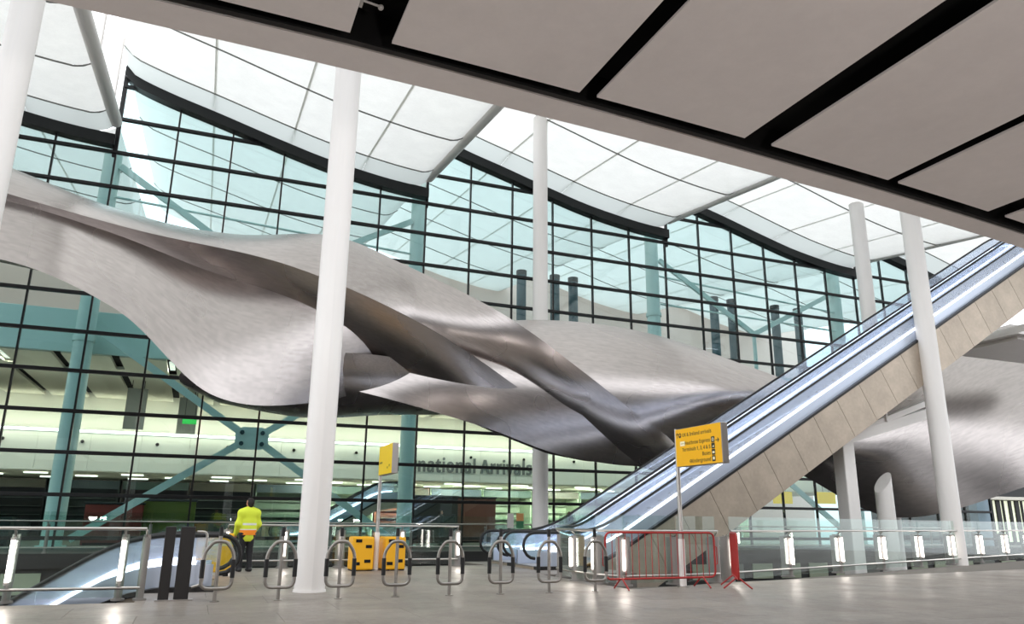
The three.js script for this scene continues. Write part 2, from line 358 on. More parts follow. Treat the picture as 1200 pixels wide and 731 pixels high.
// ---------------------------------------------------------------- forecourt canopy (soffit overhead)
{
  const H = 6, edge = (x) => -7.42 - 0.016 * x - 0.0042 * x * x, inner = (x) => edge(x) + 0.36 + 0.012 * Math.max(0, 6 - Math.abs(x - 1)), panelFront = (x) => edge(x) + 0.66;
  const can = structure('ceiling_1', 'pale soffit of the forecourt canopy with black shadow gaps');
  const strip = (x0, x1, f0, f1, n = 40) => { const a = [], b = []; for (let i = 0; i <= n; i++) { const x = x0 + (x1 - x0) * i / n; a.push([x, f0(x)]); b.unshift([x, f1(x)]); } return [...a, ...b]; };
  obj('edge_beam', metreUV(prism(strip(-14, 26, edge, inner), H, H + 0.04)), M.soffit, can);
  obj('edge_core', prism(strip(-14, 26, (x) => edge(x) + 0.02, (x) => inner(x) - 0.03), H + 0.04, H + 0.5), M.black, can);
  obj('edge_lip', prism(strip(-14, 26, (x) => inner(x), (x) => inner(x) + 0.03), H + 0.005, H + 0.06), M.satin, can);
  obj('canopy_deck', prism(strip(-14, 26, edge, () => 7), H + 0.5, H + 0.7), M.black, can);
  obj('canopy_facia', metreUV(prism(strip(-14, 26, (x) => edge(x) - 0.03, (x) => edge(x) + 0.02), H + 0.02, H + 0.75)), M.soffit, can);
  const gaps = [[-9.0, -8.6], [-6.6, -6.38], [-4.1, -3.67], [-1.5, -1.27], [0.94, 1.37], [3.56, 3.79], [5.97, 6.42], [8.62, 8.84], [10.95, 11.4], [13.6, 13.83], [16, 16.45], [18.6, 18.83], [21, 21.45]];
  let x0 = -14;
  for (const [a, b] of [...gaps, [26, 26]]) {
    if (a - x0 > 0.3) obj('soffit_panel', metreUV(prism(strip(x0, a, panelFront, () => 6.5, 6), H, H + 0.03)), M.soffit, can);
    if (b < 26 && b - a > 0.3) { obj('cable_tray', span(a + 0.1, b - 0.1, H + 0.32, H + 0.4, -6.2, 6), M.darkSteel, can); }
    x0 = b;
  }
  // small bracket lamp in the wide gap
  const lamp = thing('bracket_lamp', 'small white fitting in the black gap of the canopy', 'lamp', [1.06, H + 0.24, -6.55]);
  obj('arm', rod([-0.06, 0, 0], [0.12, -0.02, 0], 0.012), M.white, lamp);
  obj('lamp_head', new THREE.SphereGeometry(0.03, 12, 8).translate(0.13, -0.03, 0), M.white, lamp);
  obj('bracket', span(-0.08, -0.05, -0.06, 0.08, -0.04, 0.04), M.white, lamp);
}

// ---------------------------------------------------------------- out of view behind the camera: block darkening reflections, soffit lighting
{
  const b = structure('wall_front_unseen', 'unseen dark car park behind the viewer, placed to darken the metal reflections'); b.position.set(8, 0, 30);
  obj('rear_wall', span(-70, 70, -0.5, 19, 6, 6.5), M.darkConcrete, b);
  for (let i = 0; i < 6; i++) obj('floor_slab', span(-70, 70, i * 3.4 - 0.4, i * 3.4, 0, 6), M.darkConcrete, b);
  for (let i = 1; i < 6; i++) obj('parapet', span(-70, 70, i * 3.4, i * 3.4 + 1, 0, 0.2), M.darkConcrete, b);
  for (let i = 0; i < 15; i++) obj('pier', span(-70 + i * 10 - 0.3, -70 + i * 10 + 0.3, -0.5, 17, 0.3, 0.9), M.darkConcrete, b);
  structMesh('floor_road', metreUV(span(-70, 90, -0.6, -0.12, 7, 30)), M.darkConcrete, 'dark asphalt road behind the viewer');
  // unseen uplighters, placed out of view to light the canopy soffit
  for (const [x, w] of [[-7, 'left'], [3, 'middle'], [13, 'right']]) {
    const t = thing('unseen_uplight', `unseen steel uplight behind the viewer placed to light the canopy soffit, ${w} one`, 'bollard', [x, 0, 3.2], 0, 'unseen uplights for the canopy soffit');
    obj('stem', cyl(0.1, 0.1, 0.8, 0, 0, 0, 20), M.satin, t); obj('head', cyl(0.28, 0.28, 0.16, 0, 0.8, 0, 28), M.satin, t); obj('lamp_lens', cyl(0.26, 0.26, 0.02, 0, 0.96, 0, 28), M.coveGlow, t);
    areaLight(0xfff7f3, 440, 0.5, 0.5, [x, 1.02, 3.2], [x + 0.4, 6, -1.5]);
  }
}

// ---------------------------------------------------------------- hall behind the glass
{
  const BZ = -46; // front of the bulkhead that carries the lettering
  structMesh('floor_hall', span(-20, 56, -0.4, 0, -62, FZ - 0.3), M.hallFloor, 'grey floor of the arrivals hall behind the glass');
  structMesh('wall_hall', metreUV(span(-20, 58, -0.4, 23, -62.4, -62)), M.pinkish, 'pale rear wall of the hall behind the glass');
  structMesh('wall_left', metreUV(span(-20.4, -20, -5, 23, -62.4, FZ)), M.cream, 'side wall of the hall far left');
  // departures deck above the arrivals hall
  const deck = structMesh('floor_upper', [span(-20, 48, 9.6, 10.3, -62, -39.25)], M.hallMid, 'slab edge of the upper floor behind the glass');
  obj('slab_fascia', rbox(68, 2.0, 0.12, 0.03, 14, 9.5, -39.2), M.teal, deck);
  // slotted ceiling of the arrivals hall: boards between black service slots
  const ceil = structure('ceiling_hall', 'cream slotted ceiling of the arrivals hall behind the glass');
  obj('slot_back', span(-20, 48, 8.75, 8.85, -54, -39.3), M.black, ceil);
  const slotX = []; for (let i = 0; i < 28; i++) slotX.push(-18.7 + i * 2.42);
  let x0 = -20;
  for (const s of [...slotX, 48.4]) {
    obj('ceiling_board', span(x0, s - 0.2, 8.45, 8.6, -53.9, -39.3), M.creamCeiling, ceil); x0 = s + 0.2;
  }
  for (let i = 0; i + 1 < slotX.length; i++) obj('slot_bridge', span(slotX[i] - 0.2, slotX[i] + 0.2, 8.45, 8.6, -44.4 - (i % 2) * 1.2, -42.7 - (i % 2) * 1.2), M.creamCeiling, ceil);
  // mezzanine: lit rear wall, louvre band, bulkhead with cove light
  const mezz = structure('wall_mezzanine', 'cream bulkhead with a bright cove light inside the hall');
  obj('rear_panel', span(-20, 48, 6.3, 8.75, -54.3, -54), M.cream, mezz);
  obj('mezzanine_slab', span(-20, 48, 5.55, 5.7, -54, BZ), M.hallMid, mezz);
  obj('louvre_band', span(-20, 48, 5.7, 6.35, -53.4, -53.2), M.hallDark, mezz);
  for (let i = 0; i < 28; i++) obj('bulkhead_panel', span(-20 + i * 2.43 + 0.006, -20 + (i + 1) * 2.43 - 0.006, 3.55, 5.5, BZ - 0.1, BZ), M.cream, mezz);
  obj('bulkhead_soffit', span(-20, 48, 3.5, 3.6, -56, BZ - 0.1), M.creamCeiling, mezz);
  obj('cove_light', span(-20, 48, 5.52, 5.66, BZ + 0.02, BZ + 0.1), M.coveGlow, mezz);
  areaLight(0xfff4dc, 8, 60, 0.3, [14, 5.75, BZ + 0.25], [14, 5.0, BZ - 0.4]);
  areaLight(0xfff4de, 10, 60, 0.35, [14, 6.5, -53.0], [14, 8.3, -54.6]);  // unseen wash light, placed to brighten the rear wall of the mezzanine
  for (let i = 0; i < 16; i++) obj('bulkhead_spot', new THREE.SphereGeometry(0.09, 10, 8).translate(-13 + i * 3.6, 5.05, BZ + 0.06), M.black, mezz);
  // hall downlights: unseen fittings, placed to light the hall and the shop fronts
  for (let i = 1; i < 26; i += 3) { // unseen lamps in the black slots, placed to light the hall
    obj('unseen_light_fitting', span(slotX[i] - 0.12, slotX[i] + 0.12, 8.55, 8.6, -42.4, -40.2), M.unseenSlotLamp, mezz);
    areaLight(0xfff6e6, 100, 0.24, 2.2, [slotX[i], 8.5, -41.3], [slotX[i], 0, -41.4]);
  }
  for (let i = 0; i < 12; i++) for (let j = 0; j < 3; j++) { // short unseen ceiling lights: draw the reflected glints and brighten the shop fronts
    const x = -12.5 + i * 4.6 + (j % 2) * 2.1, z = -47.3 - j * 2.4;
    obj('unseen_light_fitting', rbox(1.1, 0.06, 0.3, 0.02, x, 3.45, z), M.coveGlow, mezz);
    if (j === 1) areaLight(0xf7f6dd, i < 4 ? 16 : 380, 1.1, 0.5, [x, 3.36, z], [x, 0.6, z - 5]);
  }
  // shop fronts under the bulkhead, dark on the left and pale green on the right
  const shopColors = [0x2a2f2e, 0x17191b, 0x2e3a36, 0x3a2d2a, 0x232829, 0x6f7d6c, 0xa9b39b, 0x8f4f3f, 0xb7c0a6, 0x9aa58d, 0xb3bda4, 0x8d9a86, 0xaab59b, 0x7f8c80, 0x9ca893];
  const words = ['charcoal', 'black', 'dark green', 'dark brown', 'slate', 'olive grey', 'pale sage', 'terracotta', 'light sage', 'moss grey', 'pale green', 'sea green', 'soft green', 'grey green', 'muted sage'];
  shopColors.forEach((c, i) => {
    const x = -14 + i * 3.9, t = thing('shop_unit', `${words[i]} shop front inside the hall, ${['first', 'second', 'third', 'fourth', 'fifth', 'sixth', 'seventh', 'eighth', 'ninth', 'tenth', 'eleventh', 'twelfth', 'thirteenth', 'fourteenth', 'fifteenth'][i]} from the left`, 'shop front', [x, 0, -53], 0, 'shop fronts under the bulkhead');
    const m = std(c, 0.5);
    obj('side_wall', span(-1.9, -1.8, 0, 3.4, -2, 0), m, t); obj('side_wall', span(1.8, 1.9, 0, 3.4, -2, 0), m, t);
    obj('back_wall', span(-1.8, 1.8, 0, 3.4, -2.1, -2), m, t);
    obj('sign_band', rbox(3.7, 0.5, 0.12, 0.02, 0, 3.1, 0.02), std([0x3c4a44, 0x554d42, 0x39434a][i % 3], 0.5), t);
    obj('counter', rbox(2.6, 1.0, 0.6, 0.03, 0, 0.5, -0.6), std([0x4a4f50, 0x6e6256, 0x39403f][(i * 2) % 3], 0.4), t);
    for (let s = 0; s < 3; s++) obj('shelf', span(-1.6, 1.6, 1.3 + s * 0.5, 1.34 + s * 0.5, -1.95, -1.55), M.hallMid, t);
  });
  // desks and displays nearer the glass
  const boxes = [[-3.4, -41, 2.4, 1.9, 0x7c2c22, 'red brick coloured kiosk behind the glass by the guard'], [-1.2, -42, 2.6, 2.1, 0x59611f, 'olive green kiosk behind the glass beside the red one'], [12.5, -43.5, 3.2, 2.6, 0x2c2a2a, 'black display wall under the lettering'], [15.5, -44.2, 2.4, 2.6, 0x7a4a3d, 'rust brown display wall under the lettering'], [-9.5, -40, 4.5, 1.2, 0x1f2c2e, 'long dark counter far left behind the glass'], [24, -41, 4, 1.2, 0x55605a, 'grey green counter behind the escalator foot']];
  for (const [x, z, w, h, c, label] of boxes) {
    const t = thing('display_kiosk', label, 'kiosk', [x, 0, z]), m = std(c, 0.5);
    obj('body', rbox(w, h - 0.1, 0.8, 0.03, 0, (h - 0.1) / 2, 0), m, t); obj('top', rbox(w + 0.1, 0.1, 0.9, 0.02, 0, h - 0.05, 0), M.hallDark, t);
    obj('plinth', span(-w / 2 + 0.1, w / 2 - 0.1, 0, 0.1, -0.42, 0.42), M.black, t);
  }
  for (const [x, y, z, label] of [[-3.5, 6.9, -45.9, 'grey display board hanging behind the teal column, nearer one'], [-0.9, 6.8, -47.5, 'grey display board hanging behind the teal column, farther one']]) {
    const t = thing('display_board', label, 'board', [x, y, z]);
    obj('panel', rbox(1.0, 2.2, 0.25, 0.02), std(0x8f8d86, 0.6), t); obj('hanger', [rod([-0.3, 1.1, 0], [-0.3, 1.62, 0], 0.02), rod([0.3, 1.1, 0], [0.3, 1.62, 0], 0.02)], M.darkSteel, t);
  }
  for (const [x, y, label] of [[34.9, 2.85, 'yellow lit sign behind the glass by the escalator truss'], [38.5, 2.9, 'yellow lit sign behind the glass nearest the white support post'], [-0.7, 6.15, 'small green exit sign behind the glass']]) {
    const g = y > 6, t = thing('hanging_sign', label, 'sign', [x, y, g ? -44 : -40]);
    obj('sign_face', rbox(g ? 0.7 : 1.5, g ? 0.25 : 0.75, 0.12, 0.02), g ? std(0x2fae4a, 0.5, 0, { emissive: 0x2fae4a, emissiveIntensity: 0.8 }) : std(0xf0c020, 0.5, 0, { emissive: 0xf0c020, emissiveIntensity: 0.55 }), t);
    obj('hanger', [rod([-0.25, 0.1, 0], [-0.25, g ? 2.3 : 5.6, 0], 0.015), rod([0.25, 0.1, 0], [0.25, g ? 2.3 : 5.6, 0], 0.015)], M.darkSteel, t);
  }
  // teal steel frame: columns, bracing with node plates, roof ties
  const cols = [-5.45, 9.85, 24.9, 39.6];
  cols.forEach((x, i) => {
    const t = thing('steel_column', `pale teal round steel column behind the glass, ${['first', 'second', 'third', 'fourth'][i]} from the left`, 'column', [x, 0, -38.6], 0, 'teal columns behind the glass');
    const top = roofY(x) + 0.35; obj('shaft', cyl(0.42, 0.4, top, 0, 0, 0, 28), M.teal, t); obj('base_plate', cyl(0.6, 0.6, 0.05, 0, 0, 0, 28), M.teal, t);
    obj('collar', [cyl(0.47, 0.47, 0.25, 0, 8.9, 0, 28), cyl(0.47, 0.47, 0.2, 0, 13.4, 0, 28)], M.teal, t);
    if (i !== 1 && i < 3) {
      const w = cols[i + 1] - x, cx = x + w / 2;
      const b = thing('cross_bracing', `teal cross bracing with bolted node plate, ${['left', 'middle', 'right'][i]} bay of the arrivals hall`, 'bracing', [cx, 4.9, -38.4], 0, 'teal cross bracings behind the glass');
      for (const [sx, y] of [[-1, 4.5], [1, 4.5], [-1, -4.6], [1, -4.6]]) {
        obj('brace', bar([sx * 0.42, Math.sign(y) * 0.2, 0], [sx * (w / 2 - 0.66), y, 0], 0.14, 0.32), M.teal, b);
        obj('pin', rod([sx * 0.46, Math.sign(y) * 0.26, -0.2], [sx * 0.46, Math.sign(y) * 0.26, 0.2], 0.1, 16), M.tealDark, b);
      }
      obj('node_plate', plate([[-0.75, -0.28], [-0.45, -0.52], [0.45, -0.52], [0.75, -0.28], [0.75, 0.28], [0.45, 0.52], [-0.45, 0.52], [-0.75, 0.28]], -0.1, 0.1), M.teal, b);
      const u = thing('roof_bracing', `teal diagonal roof bracing behind the upper glass, ${['left', 'middle', 'right'][i]} bay`, 'bracing', [cx, 13.0, -38.4], 0, 'teal roof bracings behind the glass');
      for (const [sx, y] of [[-1, 4.6], [1, 4.1]]) obj('brace', bar([0, 0, 0], [sx * (w / 2 - 0.4), y + bayLift(i) , 0], 0.16, 0.3), M.teal, u);
      obj('tie_rod', [rod([-w / 2 + 0.4, 3.0, 0], [w / 2 - 0.4, 2.2, 0], 0.06), rod([-w / 2 + 0.4, 1.2, 0], [w / 2 - 0.4, 0.9, 0], 0.06)], M.teal, u);
      obj('strut', rod([0, -2.7, 0], [0, 0, 0], 0.12), M.teal, u);
    }
  });
  const nozzles = [['left of middle column', 17.5], ['first right of middle column', 19.8], ['second right of middle column', 21.1], ['left of pair above sculpture end', 32], ['right of pair above sculpture end', 33.5], ['left of pair nearest escalator', 37.3], ['right of pair nearest escalator', 39.4], ['left one peeking over sculpture crest', 0.2], ['right one peeking over sculpture crest', 4.4]];
  for (const [w, x] of nozzles) {
    const low = x < 5, t = thing('air_nozzle', `dark teal air tower behind upper glass, ${w}`, 'vent', [x, 10.3, -42], 0, 'air supply towers on the upper floor');
    const h = low ? 4.5 : 6.1; obj('tower', cyl(0.3, 0.3, h - 0.3, 0, 0, 0, 24), M.tealDark, t); obj('grille_cap', cyl(0.33, 0.33, 0.3, 0, h - 0.3, 0, 24), M.hallDark, t);
    obj('foot_ring', cyl(0.36, 0.36, 0.12, 0, 0, 0, 24), M.hallDark, t);
  }
  // lettering on the bulkhead
  const font = await new FontLoader().loadAsync('fonts/droid/droid_sans_bold.typeface.json');
  const size = 0.86, words2 = 'International Arrivals', sign = thing('lettering_sign', 'grey raised letters reading International Arrivals on cream bulkhead', 'sign', [0, 4.08, BZ + 0.05]);
  const s1 = size / 0.86; let x = 0; const letters = [];
  for (const ch of words2) {
    const gl = font.data.glyphs[ch], adv = gl.ha * size / font.data.resolution;
    if (ch !== ' ') letters.push([ch, x]); x += adv;
  }
  const nStart = letters.find(([c], i) => c === 'n' && i > 3)[1], k = 7.65 / (x - nStart);
  const lm = std(0x7d7f7c, 0.5);
  for (const [ch, lx] of letters) {
    const g = new TextGeometry(ch, { font, size, depth: 0.08, curveSegments: 4, bevelEnabled: false }); g.scale(k, 1, 1); g.translate(12.33 + (lx - nStart) * k, 0, 0);
    obj('letter', g, lm, sign);
  }
}
// dark building end beyond the glass wall on the right
{
  const b = structure('wall_right', 'dark building end with lit windows at the far right');
  obj('wall_block', metreUV(span(48.6, 64, -5, 15, -46, FZ - 1.2)), M.hallDark, b);
  obj('lit_window', span(49.1, 52.6, 11.9, 13.1, FZ - 1.22, FZ - 1.12), std(0xf4f6d8, 0.5, 0, { emissive: 0xf4f6d8, emissiveIntensity: 0.9 }), b);
  obj('window_sill', span(48.9, 53.2, 13.15, 13.4, FZ - 1.2, FZ - 0.9), M.cream, b);
  for (const x of [49.1, 50.6, 52.1]) obj('window_bar', span(x - 0.06, x + 0.06, 11.9, 13.2, FZ - 1.12, FZ - 1.02), M.frame, b);
  obj('lit_window', span(49.2, 58, 0.2, 2.9, FZ - 1.22, FZ - 1.12), std(0xe6ecd0, 0.5, 0, { emissive: 0xe6ecd0, emissiveIntensity: 0.8 }), b);
  for (let i = 0; i < 14; i++) obj('window_bar', span(49.2 + i * 0.62, 49.34 + i * 0.62 + (i % 3) * 0.12, 0.2, 2.9, FZ - 1.12, FZ - 1.02), M.frame, b);
  obj('canopy_edge', span(48.6, 58, 2.95, 3.15, FZ - 1.2, FZ - 0.6), M.cream, b);
  obj('return_post', span(47.6, 48.8, -0.5, 3.5, FZ - 0.9, FZ - 0.3), std(0x7d8aa0, 0.5), b);
}

// ---------------------------------------------------------------- hanging metal sculpture: plain twisted bands
function band(T, B, fat, n = 140, m = 20) { // two bowed skins that meet in sharp edges; the ends run out to a point
  const tc = new THREE.CatmullRomCurve3(T.map((p) => V(...p)), false, 'centripetal'), bc = new THREE.CatmullRomCurve3(B.map((p) => V(...p)), false, 'centripetal');
  const skins = [];
  for (const face of [1, -1]) {
    const pos = [], uv = [], idx = [], a = V(0, 0, 0), b = V(0, 0, 0);
    for (let i = 0; i <= n; i++) {
      const s = i / n; tc.getPoint(s, a); bc.getPoint(s, b);
      const end = Math.sqrt(Math.min(1, Math.min(s, 1 - s) / 0.07));
      const c = a.clone().add(b).multiplyScalar(0.5), h = a.clone().sub(b).multiplyScalar(0.5 * end), ds = 0.01;
      const t = tc.getPoint(Math.min(1, s + ds)).add(bc.getPoint(Math.min(1, s + ds))).sub(tc.getPoint(Math.max(0, s - ds))).sub(bc.getPoint(Math.max(0, s - ds))).normalize();
      const nn = new THREE.Vector3().crossVectors(t, h).normalize(), [f1, f2] = fat(s);
      for (let j = 0; j <= m; j++) {
        const q = j / m * 2 - 1, e = (1 - q * q) * end * (face > 0 ? f1 : -f2);
        pos.push(...c.clone().addScaledVector(h, q).addScaledVector(nn, e).toArray()); uv.push(s * 12, j / m * 3);
      }
    }
    for (let i = 0; i < n; i++) for (let j = 0; j < m; j++) { const p = i * (m + 1) + j, q = p + m + 1; face > 0 ? idx.push(p, q, p + 1, q, q + 1, p + 1) : idx.push(p, p + 1, q, q, p + 1, q + 1); }
    const g = new THREE.BufferGeometry(); g.setAttribute('position', new THREE.Float32BufferAttribute(pos, 3)); g.setAttribute('uv', new THREE.Float32BufferAttribute(uv, 2)); g.setIndex(idx);
    g.computeVertexNormals(); skins.push(g);
  }
  return skins;
}
{
  const s = thing('metal_sculpture', 'huge abstract sculpture of twisted silver metal bands hanging across the court', 'sculpture', [0, 0, 0]);
  const hump = (t) => Math.sin(Math.PI * t);
  obj('band', band(
    [[-14, 14.8, -30], [-9, 13.6, -29.5], [-4.4, 11.9, -29], [0.2, 11.4, -28.4], [3.8, 11.5, -27.4], [6.6, 10.3, -26.4], [9.6, 8.3, -24.4], [12.6, 6.4, -24.1], [15.2, 5.0, -24.6], [19, 3.6, -26]],
    [[-11, 6.6, -25], [-6.2, 7.9, -23], [-2.6, 6.7, -22.3], [0.2, 4.6, -23], [3.4, 4.9, -24.9], [6.6, 6.2, -26.6], [9.8, 6.4, -26.4], [12.4, 4.9, -25.8], [14.8, 3.7, -25.8], [17.8, 2.7, -26.4]],
    (t) => [0.25 + 1.1 * hump(Math.min(1, t * 1.25)) , 0.3 + 0.7 * hump(t)]), M.sculpture, s);
  obj('band', band(
    [[0.5, 7.0, -28.6], [5.6, 7.5, -27.8], [8.4, 8.3, -27.2], [11.6, 9.0, -27], [16.6, 9.0, -26.8], [22.2, 7.6, -26], [27.6, 6.4, -26], [33.0, 8.8, -27], [39, 11.4, -28], [48, 14, -29]],
    [[1.0, 6.0, -25.4], [5.8, 5.2, -25.4], [9.2, 4.4, -25.2], [12.4, 3.6, -25.6], [16.6, 3.4, -26], [21.0, 4.6, -27], [25.2, 3.4, -27.6], [29.6, 1.6, -26.8], [36, 3.0, -25], [45, 6.0, -24]],
    (t) => [0.6 + 0.9 * hump(t), 0.3 + 0.4 * hump(t)]), M.sculpture, s);
  obj('band', band(
    [[-14, 12.4, -25.5], [-8, 10.7, -24.5], [-2.6, 9.5, -23.8], [2.0, 8.9, -23.6], [6.6, 7.5, -24], [10.8, 5.6, -25], [14.6, 3.8, -26]],
    [[-14, 9.2, -27.5], [-8, 9.2, -27.5], [-2, 8.3, -27.5], [2.8, 6.9, -27.2], [6.4, 5.7, -26.6], [9.8, 4.4, -26.2], [13.6, 3.2, -26.2]],
    (t) => [0.15 + 0.2 * hump(t), 0.2 + 0.4 * hump(t)]), M.sculpture, s);
  obj('band', band(
    [[-1.2, 5.6, -24.2], [2.8, 6.4, -24.6], [6, 6.6, -25.2], [9.6, 6, -26]],
    [[-0.4, 4.9, -25.8], [3.2, 4.6, -26.8], [6, 4.9, -27.2], [9.6, 5.1, -27]],
    (t) => [0.2 + 0.4 * hump(t), 0.1 + 0.1 * hump(t)]), M.sculpture, s);
  // stub and prop that carry the right hand end
  const c = thing('support_stub', 'short white post with slanted top under the sculpture on the right', 'post', [22.9, -5, -21]);
  const g = new THREE.CylinderGeometry(0.3, 0.33, 8.1, 28, 8); g.translate(0, 4.05, 0); const p = g.attributes.position;
  for (let i = 0; i < p.count; i++) if (p.getY(i) > 7) p.setY(i, p.getY(i) - Math.max(0, 0.3 - p.getX(i)) * 1.2);
  g.computeVertexNormals(); obj('post', g, M.white, c); obj('base_plate', cyl(0.5, 0.5, 0.05, 0, 0, 0), M.white, c);
}

// ---------------------------------------------------------------- escalators
function makeEscalator({ name, label, path, z, width, under = 1.5, color = M.cladding, group, stepsFrom, stepsTo, lamp = 1 }) {
  const root = thing(name, label, 'escalator', [path[0][0], 0, z], 0, group), ox = path[0][0];
  const line = filleted(path.map(([x, y]) => [x - ox, y]), 1.3, 6).filter((p, i, a) => !i || p.distanceTo(a[i - 1]) > 1e-3);
  const len = [0]; for (let i = 1; i < line.length; i++) len.push(len[i - 1] + line[i].distanceTo(line[i - 1]));
  const total = len[len.length - 1];
  const at = (s) => { s = Math.max(0, Math.min(total, s)); let i = 1; while (i < len.length - 1 && len[i] < s) i++; const t = (s - len[i - 1]) / (len[i] - len[i - 1]); return line[i - 1].clone().lerp(line[i], t); };
  const dir = (s) => at(s + 0.05).sub(at(s - 0.05)).normalize();
  const strip = (s0, s1, lo, hi) => { const n = Math.max(1, Math.ceil((s1 - s0) / 0.5)), a = [], b = []; for (let i = 0; i <= n; i++) { const s = s0 + (s1 - s0) * i / n, p = at(s); a.push([p.x, p.y + lo]); b.unshift([p.x, p.y + hi]); } return [...a, ...b]; };
  const half = width / 2, hz = half - 0.06;
  // cladding prisms, seams square to the slope
  const nC = Math.max(3, Math.round(total / 1.25));
  for (let i = 0; i < nC; i++) {
    const s0 = total * i / nC + 0.008, s1 = total * (i + 1) / nC - 0.008, p0 = at(s0), p1 = at(s1), d0 = dir(s0), d1 = dir(s1);
    const q = (p, d, k) => [p.x + d.y * k, p.y - d.x * k];
    obj('cladding_panel', metreUV(plate([q(p0, d0, under), q(p1, d1, under), [p1.x, p1.y + 0.06], [p0.x, p0.y + 0.06]], -half - 0.12, half + 0.12)), color[i % 2], root);
  }
  for (const side of [-1, 1]) {
    const zz = side * hz, nG = Math.max(3, Math.round(total / 1.6));
    obj('deck_trim', plate(strip(0, total, 0.0, 0.09), zz + side * 0.06 - 0.14, zz + side * 0.06 + 0.14), M.darkSteel, root);
    obj('skirt_panel', plate(strip(0.1, total - 0.1, 0.09, 0.46), zz - 0.04, zz + 0.04), M.skirt, root);
    for (let i = 0; i < nG; i++) obj('glass_panel', plate(strip(total * i / nG + 0.006, total * (i + 1) / nG - 0.006, 0.5, 0.93), zz - 0.01, zz + 0.01), M.iceGlass, root);
    const pts = []; // handrail with a loop at each end
    const up = 0.97, r = 0.34;
    for (let a = 0; a <= 8; a++) { const q = Math.PI * 1.5 - Math.PI * a / 8; pts.push(V(at(0).x + r * Math.cos(q), at(0).y + up - r + r * Math.sin(q) * 1, zz)); }
    for (let i = 1; i < line.length - 1; i++) pts.push(V(line[i].x, line[i].y + up, zz));
    for (let a = 0; a <= 8; a++) { const q = Math.PI / 2 - Math.PI * a / 8; pts.push(V(at(total).x + r * Math.cos(q), at(total).y + up - r + r * Math.sin(q), zz)); }
    obj('handrail', polyTube(pts, 0.042, 8), M.rubber, root);
    for (const e of [0, total]) obj('newel_glass', new THREE.CylinderGeometry(r - 0.03, r - 0.03, 0.02, 24).rotateX(Math.PI / 2).translate(at(e).x, at(e).y + up - r, zz), M.clearGlass, root);
    obj('led_strip', plate(strip(0.4, total - 0.4, 0.46, 0.52), zz + side * 0.02 - 0.045, zz + side * 0.02 + 0.045), M.ledStrip, root);
  }
  const sg = metreUV(box(0.4, 0.2, width - 0.32)), i0 = path[1], i1 = path[path.length - 2];
  const nS = Math.floor(Math.abs(i1[0] - i0[0]) / 0.4);
  for (let i = 0; i <= nS; i++) { const t = i / nS, x = i0[0] + (i1[0] - i0[0]) * t - ox, y = i0[1] + (i1[1] - i0[1]) * t; obj('step', sg, M.step, root).position.set(x, y + 0.0, 0); }
  for (const e of [0.8, total - 0.8]) obj('comb_plate', box(1.6, 0.03, width - 0.3, at(e).x, at(e).y + 0.075, 0), M.satin, root);
  if (lamp) for (const side of [-1, 1]) {
    const a = at(1), b = at(total - 1), c = a.clone().lerp(b, 0.5), L = a.distanceTo(b);
    const l = new THREE.RectAreaLight(0xdfeaff, 3.2 * lamp, L, 0.07); l.name = 'led_light';
    l.position.set(c.x, c.y + 0.55, side * hz); const d = b.clone().sub(a).normalize();
    const f = V(-d.y, d.x, 0), mtx = new THREE.Matrix4().makeBasis(d, new THREE.Vector3().crossVectors(f.clone().negate(), d), f.clone().negate()); l.quaternion.setFromRotationMatrix(mtx); root.add(l);
  }
  return root;
}
makeEscalator({ name: 'escalator', label: 'long lit escalator climbing to the right, nearer one with metal clad flank', path: [[8.75, 0], [10.6, 0], [34.86, 14.0], [37.5, 14.0]], z: -20.66, width: 1.62, under: 1.38, group: 'long escalators climbing right' });
makeEscalator({ name: 'escalator', label: 'long lit escalator climbing to the right, farther one beside the nearer', path: [[8.75, 0], [10.6, 0], [34.86, 14.0], [37.5, 14.0]], z: -22.62, width: 1.62, under: 1.38, group: 'long escalators climbing right' });
makeEscalator({ name: 'escalator', label: 'blue lit escalator sinking to the lower level behind the left railing', path: [[-10.3, -5], [-8.8, -5], [-1.0, -0.1 + 0.1], [0.55, 0]], z: -16.4, width: 1.6, under: 0.75, group: 'escalator to the lower level' });
makeEscalator({ name: 'escalator', label: 'small pale blue escalator behind the glass left of the lettering', path: [[4.0, 0], [5.2, 0], [9.0, 2.2], [10.0, 2.2]], z: -41.2, width: 1.2, under: 0.35, group: 'escalator inside the hall', lamp: 0 });
{ // white prop and beam under the escalator truss
  const t = thing('escalator_support', 'white post and forked beam propping the escalator on the right', 'support', [20.9, -5, -20.7]);
  obj('post', metreUV(rbox(0.52, 9.35, 0.52, 0.04, 0, 4.675, 0)), M.white, t);
  obj('beam', bar([0.2, 9.2, 0], [4.4, 10.35, 0], 0.4, 0.35), M.white, t); obj('upper_beam', bar([0.6, 9.45, 0], [4.4, 10.75, 0], 0.3, 0.2), M.white, t);
  obj('cleat', rod([2.0, 9.85, 0.2], [2.0, 10.35, 0.2], 0.05), M.white, t);
  const l = thing('landing_beam', 'white landing slab meeting the escalator at the right edge', 'beam', [32.2, 8.9, -22.4]);
  obj('slab', metreUV(plate([[-1.6, 0], [6, -0.05], [6, 0.9], [1, 1.0]], -1.9, 2.0)), M.white, l); obj('edge_trim', span(-1.2, 6, -0.14, -0.02, -1.6, 1.7), M.white, l);
}

